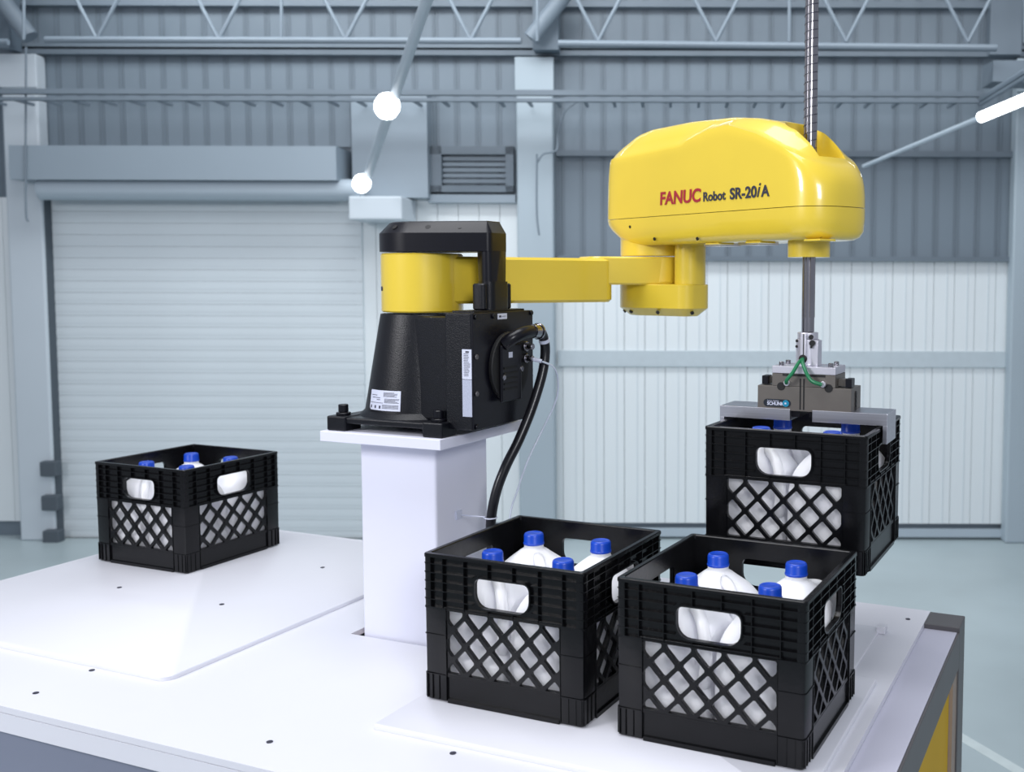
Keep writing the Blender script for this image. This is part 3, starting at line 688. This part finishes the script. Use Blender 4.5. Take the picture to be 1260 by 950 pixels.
# badge
def badge_poly(x0, x1, z0, z1, n=8):
    r = (z1-z0)/2; out = []
    for k in range(n+1): a = -PI/2+PI*k/n; out.append((x1-r+r*math.cos(a), (z0+z1)/2+r*math.sin(a)))
    for k in range(n+1): a = PI/2+PI*k/n; out.append((x0+r+r*math.cos(a), (z0+z1)/2+r*math.sin(a)))
    return out
FR = Matrix.Translation((0, YN, 0)) @ Matrix.Rotation(PI/2, 4, 'X')
b = B(); prism(b, badge_poly(GX-.0855, GX-.0265, .5155, .5315), .0001, .0008, M=FR); bd = tpart('maker_badge', b, PCBL, gr, smooth=0)
b = B(); prism(b, badge_poly(GX-.0445, GX-.0305, .5165, .5305), .0009, .0011, M=FR); tpart('badge_mark', b, TEAL, bd, gr, smooth=0)
b = B(); prism(b, rrect(.0018, .0018, .0004, 2, GX-.038, .5235), .0012, .0014, M=FR); merge(b, text_bm('SCHUNK', .0098, FR @ Matrix.Translation((GX-.0775, .5190, .0010)) @ Matrix.Diagonal((.9, 1, 1, 1)), .0001, .0003))
merge(b, text_bm('Superior Clamping', .0033, FR @ Matrix.Translation((GX-.0775, .5272, .0010)), .0001, .0)); tpart('lettering', b, LBL, bd, gr, smooth=0)
# jaws
for s in (-1, 1):
    b = B(); x0, x1 = sorted((GX+s*.010, GX+s*.060)); box(b, x0, x1, GY-.034, GY+.034, .4955, .5083); tpart('jaw_carrier', b, BLKG, gr, smooth=0)
    b = B(); x0, x1 = sorted((spx+s*.0235, spx+s*.1765)); box(b, x0, x1, GY-.045, GY+.045, .4885, .5125)
    x0, x1 = sorted((spx+s*.1672, spx+s*.1765)); box(b, x0, x1, GY-.045, GY+.045, .452, .4890)
    tpart('aluminium_jaw', b, ALU, gr, smooth=0, bev=.0008)

# ================================================================== CRATES
CW, CH = .165, .272
def arc_rect(hx, z0, z1, rt, rb, n=5):
    out = []; r_ = ((hx, z1, -1, -1, rt, 0), (-hx, z1, 1, -1, rt, PI/2), (-hx, z0, 1, 1, rb, PI), (hx, z0, -1, 1, rb, 3*PI/2))
    for x, z, sx, sz, r, a0 in r_:
        for i in range(n+1): a = a0+PI/2*i/n; out.append((x+sx*r+r*math.cos(a), z+sz*r+r*math.sin(a)))
    return out
def clip(poly, a, bb, c):   # keep a*x+b*y<=c
    out = []
    for i, p in enumerate(poly):
        q = poly[(i+1) % len(poly)]; dp = a*p[0]+bb*p[1]-c; dq = a*q[0]+bb*q[1]-c
        if dp <= 0: out.append(p)
        if (dp < 0 < dq) or (dq < 0 < dp): t = dp/(dp-dq); out.append((p[0]+(q[0]-p[0])*t, p[1]+(q[1]-p[1])*t))
    return out
def chaikin(P, f=.22):
    o = []
    for i, p in enumerate(P):
        q = P[(i+1) % len(P)]; L = math.hypot(q[0]-p[0], q[1]-p[1]); g = min(.0028/L, f) if L > 0 else 0
        o += [(p[0]+(q[0]-p[0])*g, p[1]+(q[1]-p[1])*g), (q[0]-(q[0]-p[0])*g, q[1]-(q[1]-p[1])*g)]
    return o
WX, WZ0, WZ1 = .1165, .054, .1705
holes = []
hw, hh = .02635, .0275
kk = .0030   # half bar
for j in range(0, 6):
    zc = .052+.0275*j
    for i in range(-5, 6):
        xc = .0527*i if j % 2 == 0 else .0527*i+.02635
        if j == 5: continue
        if j == 4: poly = [(xc-hw, zc), (xc, zc-hh), (xc+hw, zc), (xc+hw, zc+hh), (xc-hw, zc+hh)]
        else: poly = [(xc-hw, zc), (xc, zc-hh), (xc+hw, zc), (xc, zc+hh)]
        s = math.hypot(hw, hh)
        for a, c_ in (((hh/s), (hw/s)), (-(hh/s), (hw/s)), ((hh/s), -(hw/s)), (-(hh/s), -(hw/s))):
            if j == 4 and c_ > 0: continue
            lim = a*xc+c_*zc + hw*hh/s - kk; poly = clip(poly, a, c_, lim)
        if j == 4: poly = clip(poly, 1, 0, xc+hw-kk); poly = clip(poly, -1, 0, -(xc-hw)-kk+0) if False else clip(poly, -1, 0, -(xc-hw+kk))
        poly = clip(poly, 1, 0, WX); poly = clip(poly, -1, 0, WX); poly = clip(poly, 0, -1, -WZ0); poly = clip(poly, 0, 1, WZ1)
        if len(poly) < 3: continue
        A = abs(sum(poly[i_][0]*poly[(i_+1) % len(poly)][1]-poly[(i_+1) % len(poly)][0]*poly[i_][1] for i_ in range(len(poly))))/2
        if A < 6e-5: continue
        holes.append(chaikin(poly))
def S(side):  # side frame: x along the side, y outward, z up
    return Matrix.Rotation(side*PI/2, 4, 'Z')
def vert(bm, d): bm.transform(Matrix.Translation((0, -d, 0)) @ Matrix.Rotation(PI/2, 4, 'X'))
HZ0, HZ1, HHX = .1835, .2370, .0560
def make_crate():
    root = thing('milk_crate', 'x', 'crate', (0, 0, 0), 0, None)
    for s in range(4):
        # lattice
        outer = [(-.124, .048), (.124, .048), (.124, .176), (-.124, .176)]
        bm = plate2d(outer, holes, .0074, .0008); vert(bm, .1576); bm.transform(S(s)); obj('lattice', bm, CRT, root, smooth=30)
        # upper band with the hand hole and thin fins
        outer = [(-.158, .1725), (.158, .1725), (.158, .2705), (-.158, .2705)]
        bm = plate2d(outer, [arc_rect(HHX, HZ0, HZ1, .012, .024)], .0030, 0); vert(bm, .1555)
        z = CH
        for k in range(7):
            zz = .2700-.0163*k - (.0015 if k == 0 else 0); y0, y1 = -CW+(.0 if k else 0), -.1565
            segs = [(-CW+.004, CW-.004)]
            if HZ0-.003 < zz < HZ1+.003: segs = [(-CW+.004, -HHX-.004), (HHX+.004, CW-.004)]
            if k == 0: continue
            for a, c_ in segs: box(bm, a, c_, y0+.0006, y1, zz-.0007, zz+.0007)
        for x in (-.150, -.124, -.079, -.0285, .0225, .074, .122, .150):
            zs = [(.1725, .268)]
            if abs(x) < HHX+.004: zs = [(.1725, HZ0-.003), (HZ1+.003, .268)]
            for a, c_ in zs: box(bm, x-.0007, x+.0007, -CW+.0014, -.1565, a, c_)
        P = [(.150, -CW+.0012), (CW-.007, -CW+.0012), (CW-.003, -CW+.003), (CW-.0012, -CW+.007), (CW-.0012, -.150), (.1565, -.150), (.1565, -.1565), (.150, -.1565)]
        loft(bm, [[(*p, .1725) for p in P], [(*p, .268) for p in P]])
        # raised collar round the hand hole
        bm.transform(S(s)); obj('upper_band', bm, CRT, root, smooth=30)
        bm = plate2d(arc_rect(HHX+.0028, HZ0-.0028, HZ1+.0028, .014, .026), [arc_rect(HHX, HZ0, HZ1, .012, .024)], .0100, 0); vert(bm, .1588); bm.transform(S(s)); obj('handle_rim', bm, CRT, root, smooth=30)
        # base strip
        bm = B(); box(bm, -.118, .118, -.1600, -.1565, .004, .051); box(bm, -.115, .115, -CW+.001, -.1565, .0002, .0075); box(bm, -.118, .118, -.1625, -.150, .0490, .0512)
        bm.transform(S(s)); obj('base_strip', bm, CRT, root, smooth=0)
        # corner post (hollow box look: smooth face with shelf lines)
        bm = B(); c1 = [(p[0], p[1]) for p in rrect(.0235, .0235, .006, 4, CW-.0246, -CW+.0246)]
        c2 = [(p[0], p[1]) for p in rrect(.0235, .0235, .006, 4, CW-.0246, -CW+.0246)]
        # L shaped plan
        def Lp(d):
            r = .006; P = [( .1175, -CW+d), (CW-d-r, -CW+d), (CW-d-r*.3, -CW+d+r*.3), (CW-d, -CW+d+r), (CW-d, -.1175), (.1540, -.1175), (.1540, -.1540), (.1175, -.1540)]
            return P
        loft(bm, [[(*p, .0025) for p in Lp(.0030)], [(*p, .006) for p in Lp(.0022)], [(*p, .1735) for p in Lp(.0015)]])
        for z in (.0500, .1235, .1738): loft(bm, [[(*p, z-.0007) for p in Lp(.0004)], [(*p, z+.0007) for p in Lp(.0004)]])
        for x in (.1178, .1335, .1480, .1590):
            box(bm, x-.0007, x+.0007, -CW+.0004, -CW+.003, .004, .0495); box(bm, CW-.003, CW-.0004, -x-.0007, -x+.0007, .004, .0495)
        box(bm, .1168, .1182, -CW+.0004, -.154, .0495, .1735); box(bm, .154, CW-.0004, -.1182, -.1168, .0495, .1735)
        bm.transform(S(s)); obj('corner_post', bm, CRT, root, smooth=30)
    # rim
    bm = B(); O = rrect(CW, CW, .007, 4); I = rrect(.1545, .1545, .005, 4)
    loops = [[(*p, .2650) for p in rrect(.1640, .1640, .007, 4)], [(*p, .2655) for p in O], [(*p, .2705) for p in O], [(*p, CH) for p in rrect(CW-.0015, CW-.0015, .006, 4)], [(*p, CH) for p in rrect(.156, .156, .005, 4)], [(*p, .2705) for p in I], [(*p, .2650) for p in I]]
    R = loft(bm, loops, cap=False); n = len(R[0])
    for i in range(n): bm.faces.new((R[-1][i], R[-1][(i+1) % n], R[0][(i+1) % n], R[0][i]))
    obj('rim', bm, CRT, root, smooth=40)
    # inner corners of the wall (four vertical ribs) and slatted floor
    bm = B(); box(bm, -.1535, .1535, -.1535, .1535, .004, .0065)
    for k in range(9): x = -.14+k*.035; box(bm, x-.002, x+.002, -.154, .154, .0025, .004)
    obj('crate_floor', bm, CRT, root, smooth=0)
    return root
def copy_tree(src):
    def rec(o, par):
        c = o.copy(); COL.objects.link(c)
        if par is not None: c.parent = par
        for ch in KIDS.get(o.name, []): rec(ch, c)
        return c
    return rec(src, None)
def index_kids():
    KIDS.clear()
    for o in bpy.data.objects:
        if o.parent: KIDS.setdefault(o.parent.name, []).append(o)
KIDS = {}
crate0 = make_crate()
CR = {'A': (-.9690, 1.6956, .0102, -.0061), 'B': (-.5784, 1.6942, .0102, -.0131), 'C': (-.5751, 2.0914, .2125, -.0075), 'D': (-2.3449, 2.1118, .0102, -.0068)}
CLAB = {'A': 'black lattice milk crate standing in front of the pedestal, left of the front pair', 'B': 'black lattice milk crate at the front right corner, nearest the camera',
        'C': 'black lattice milk crate hanging from the robot gripper', 'D': 'black lattice milk crate alone on the left plate of the table'}
# ---- milk jug
def make_jug():
    t = thing('milk_jug', 'x', 'jug', (0, 0, 0))
    prof = [(0, .071, .014), (.003, .0745, .015), (.020, .0750, .015), (.060, .0750, .015), (.064, .0745, .015), (.068, .0750, .015), (.120, .0750, .018), (.150, .0748, .025), (.160, .0742, .032), (.170, .0725, .040),
            (.180, .0690, .046), (.190, .0635, .048), (.200, .0555, .046), (.209, .0455, .042), (.217, .0350, .0345), (.223, .0265, .0262), (.2265, .0205, .0203), (.229, .0193, .0192), (.236, .0192, .0191)]
    loops = []
    for z, h, r in prof:
        h = h*.984 if h > .03 else h; r = min(r, h-.0002)
        L = []
        for (x, y) in rrect(h, h, min(r, h-.0002), 9):
            a = math.atan2(y, x); da = (a+PI/4+PI) % (2*PI)-PI     # handle corner at -45 degrees
            k = sm((z-.085)/.035)*sm((.222-z)/.02); g = math.exp(-(da/.36)**2)
            f = 1-.40*k*g
            # moulded diagonal shoulder facets
            f -= .012*math.cos(4*a)*sm((z-.15)/.03)*sm((.215-z)/.02)
            L.append((x*f, y*f, z))
        loops.append(L)
    b = B(); loft(b, loops); body_ = obj('jug_body', b, JUG, t, smooth=40)
    c = math.sqrt(.5)
    b = B(); pts = [(.026, .213), (.050, .208), (.072, .190), (.0845, .160), (.087, .130), (.083, .104), (.070, .088)]
    tube(b, [(r*c, -r*c, z) for r, z in pts], [.011, .0105, .0105, .0105, .011, .012, .012], 12, sm=6); obj('jug_handle', b, JUG, t, smooth=60)
    b = B(); n = 40
    def ridged(r, z, amp): return [((r+(amp if i % 2 else 0))*math.cos(2*PI*i/n), (r+(amp if i % 2 else 0))*math.sin(2*PI*i/n), z) for i in range(n)]
    loft(b, [ridged(.0205, .2345, 0), ridged(.0208, .2375, 0), ridged(.0200, .2380, 0), ridged(.0196, .2385, .0003), ridged(.0194, .2525, .0003), ridged(.0180, .2560, 0), ridged(.0160, .2570, 0), ridged(.0150, .2564, 0)])
    obj('cap', b, BLU, t, smooth=40)
    return t
jug0 = make_jug()
index_kids()
POS = {'+-': (.0748, -.0748, 'front right'), '--': (-.0748, -.0748, 'front left'), '-+': (-.0748, .0748, 'rear left'), '++': (.0748, .0748, 'rear right')}
WHERE = {'A': 'crate beside the pedestal', 'B': 'crate nearest the camera', 'C': 'crate under the gripper', 'D': 'lone left crate'}
first = True; jfirst = True
JR = {'+-': .0, '--': .3, '-+': .0, '++': .0}
for key, (cx, cy, cz, cw) in CR.items():
    c = crate0 if first else copy_tree(crate0); first = False
    c.location = (cx, cy, TZ+cz); c.rotation_euler = (0, 0, cw); c['label'] = CLAB[key]; c['group'] = 'black milk crates'
    for pk, (jx_, jy_, word) in POS.items():
        j = jug0 if jfirst else copy_tree(jug0); jfirst = False
        ca, sa = math.cos(cw), math.sin(cw); dx_, dy_ = jx_+random.uniform(-.0006, .0006), jy_+random.uniform(-.0006, .0006)
        j.location = (cx+dx_*ca-dy_*sa, cy+dx_*sa+dy_*ca, TZ+cz+.0067-(.0 if key != 'C' else 0))
        # handles point toward the middle/right of the crate, as their shoulders show
        turn = {'+-': 0, '--': 0, '-+': 0, '++': PI/2}[pk]
        if key == 'D': turn = {'+-': PI/2, '--': 0, '-+': 0, '++': PI}[pk]
        if key == 'C': turn = {'+-': PI, '--': 0, '-+': 0, '++': PI}[pk]
        j.rotation_euler = (0, 0, cw+turn)
        j['label'] = 'white blue-capped milk jug, %s of four in the %s' % (word, WHERE[key]); j['group'] = 'milk jugs in the crates'

# ================================================================== HOSES
hz = lambda p: (p[0], p[1], p[2]+TZ)
def loose(name, pts, r, m, label, cat, n=12, sm_=8):
    b = B(); P = [hz(p) for p in pts]; o_ = P[-1]; tube(b, P, r, n, sm=sm_); b.transform(Matrix.Translation((-o_[0], -o_[1], -o_[2])))
    o = obj(name, b, m, None, smooth=60); o.location = o_; o['label'] = label; o['category'] = cat; return o
loose('cable_hose', [(BX1+.044, 1.9530, .6648), (BX1+.044, 1.962, .662), (BX1+.042, 1.975, .650), (BX1+.041, 1.984, .625), (BX1+.040, 1.980, .590), (BX1+.036, 1.968, .55), (BX1+.026, 1.945, .49), (BX1+.012, 1.918, .43),
      (BX1-.006, 1.893, .375), (BX1-.020, 1.876, .32), (BX1-.028, 1.868, .26), (BX1-.026, 1.866, .20), (BX1-.022, 1.866, .12), (BX1-.02, 1.866, .016)], .0108, HOSE, 'thick black cable hose curving down from the connector panel beside the pedestal', 'hose', 16)
b = B(); rod(b, (BX1+.0415, 1.9800, .6395), (BX1+.0417, 1.9770, .6465), .0118, 18); b.transform(Matrix.Translation((0, 0, TZ)))
o = obj('cable_band', b, LBL); o['label'] = 'white tape band round the top bend of the black hose'; o['category'] = 'tape'
loose('clear_tube', [(BX1+.052, 1.953, .599), (BX1+.061, 1.985, .585), (BX1+.060, 2.006, .555), (BX1+.052, 2.012, .51), (BX1+.03, 1.995, .45), (BX1+.012, 1.960, .385), (BX1+.004, 1.925, .32), (BX1+.002, 1.895, .26), (BX1+.002, 1.893, .12), (BX1+.002, 1.893, .006)], .0022, CLEAR,
      'thin translucent air tube looping down behind the black hose', 'tube', 8)
b = B(); M = Matrix.Translation((BX1-.0285, 1.8675, .268+TZ)); cm_ = [(.0135*math.cos(2*PI*i/20), .0135*math.sin(2*PI*i/20), 0) for i in range(21)]
tube(b, cm_, .0016, 6, sm=0, ); b.transform(M); rod(b, (BX1-.042, 1.868, .268+TZ), (BX1-.098, 1.862, .268+TZ), .0015, 6); box(b, BX1-.1080, BX1-.1045+.001, 1.852, 1.872, .259+TZ, .277+TZ)
o = obj('cable_tie', b, LBL); o['label'] = 'white cable tie holding the black hose to the pedestal side'; o['category'] = 'cable tie'

# ================================================================== put each empty at its thing's base
bpy.context.view_layer.update()
index_kids()
for o in [q_ for q_ in bpy.data.objects if q_.type == 'EMPTY' and q_.parent is None and q_.location.length < 1e-6]:
    pts = []
    def walk(a):
        for ch in KIDS.get(a.name, []):
            if ch.type == 'MESH': pts.extend(ch.matrix_world @ Vector(c_) for c_ in ch.bound_box)
            walk(ch)
    walk(o)
    if not pts: continue
    mn = Vector((min(p[i] for p in pts) for i in range(3))); mx = Vector((max(p[i] for p in pts) for i in range(3)))
    base_ = Vector(((mn.x+mx.x)/2, (mn.y+mx.y)/2, mn.z)); o.location = base_
    for ch in KIDS.get(o.name, []): ch.matrix_local = Matrix.Translation(-base_) @ ch.matrix_local
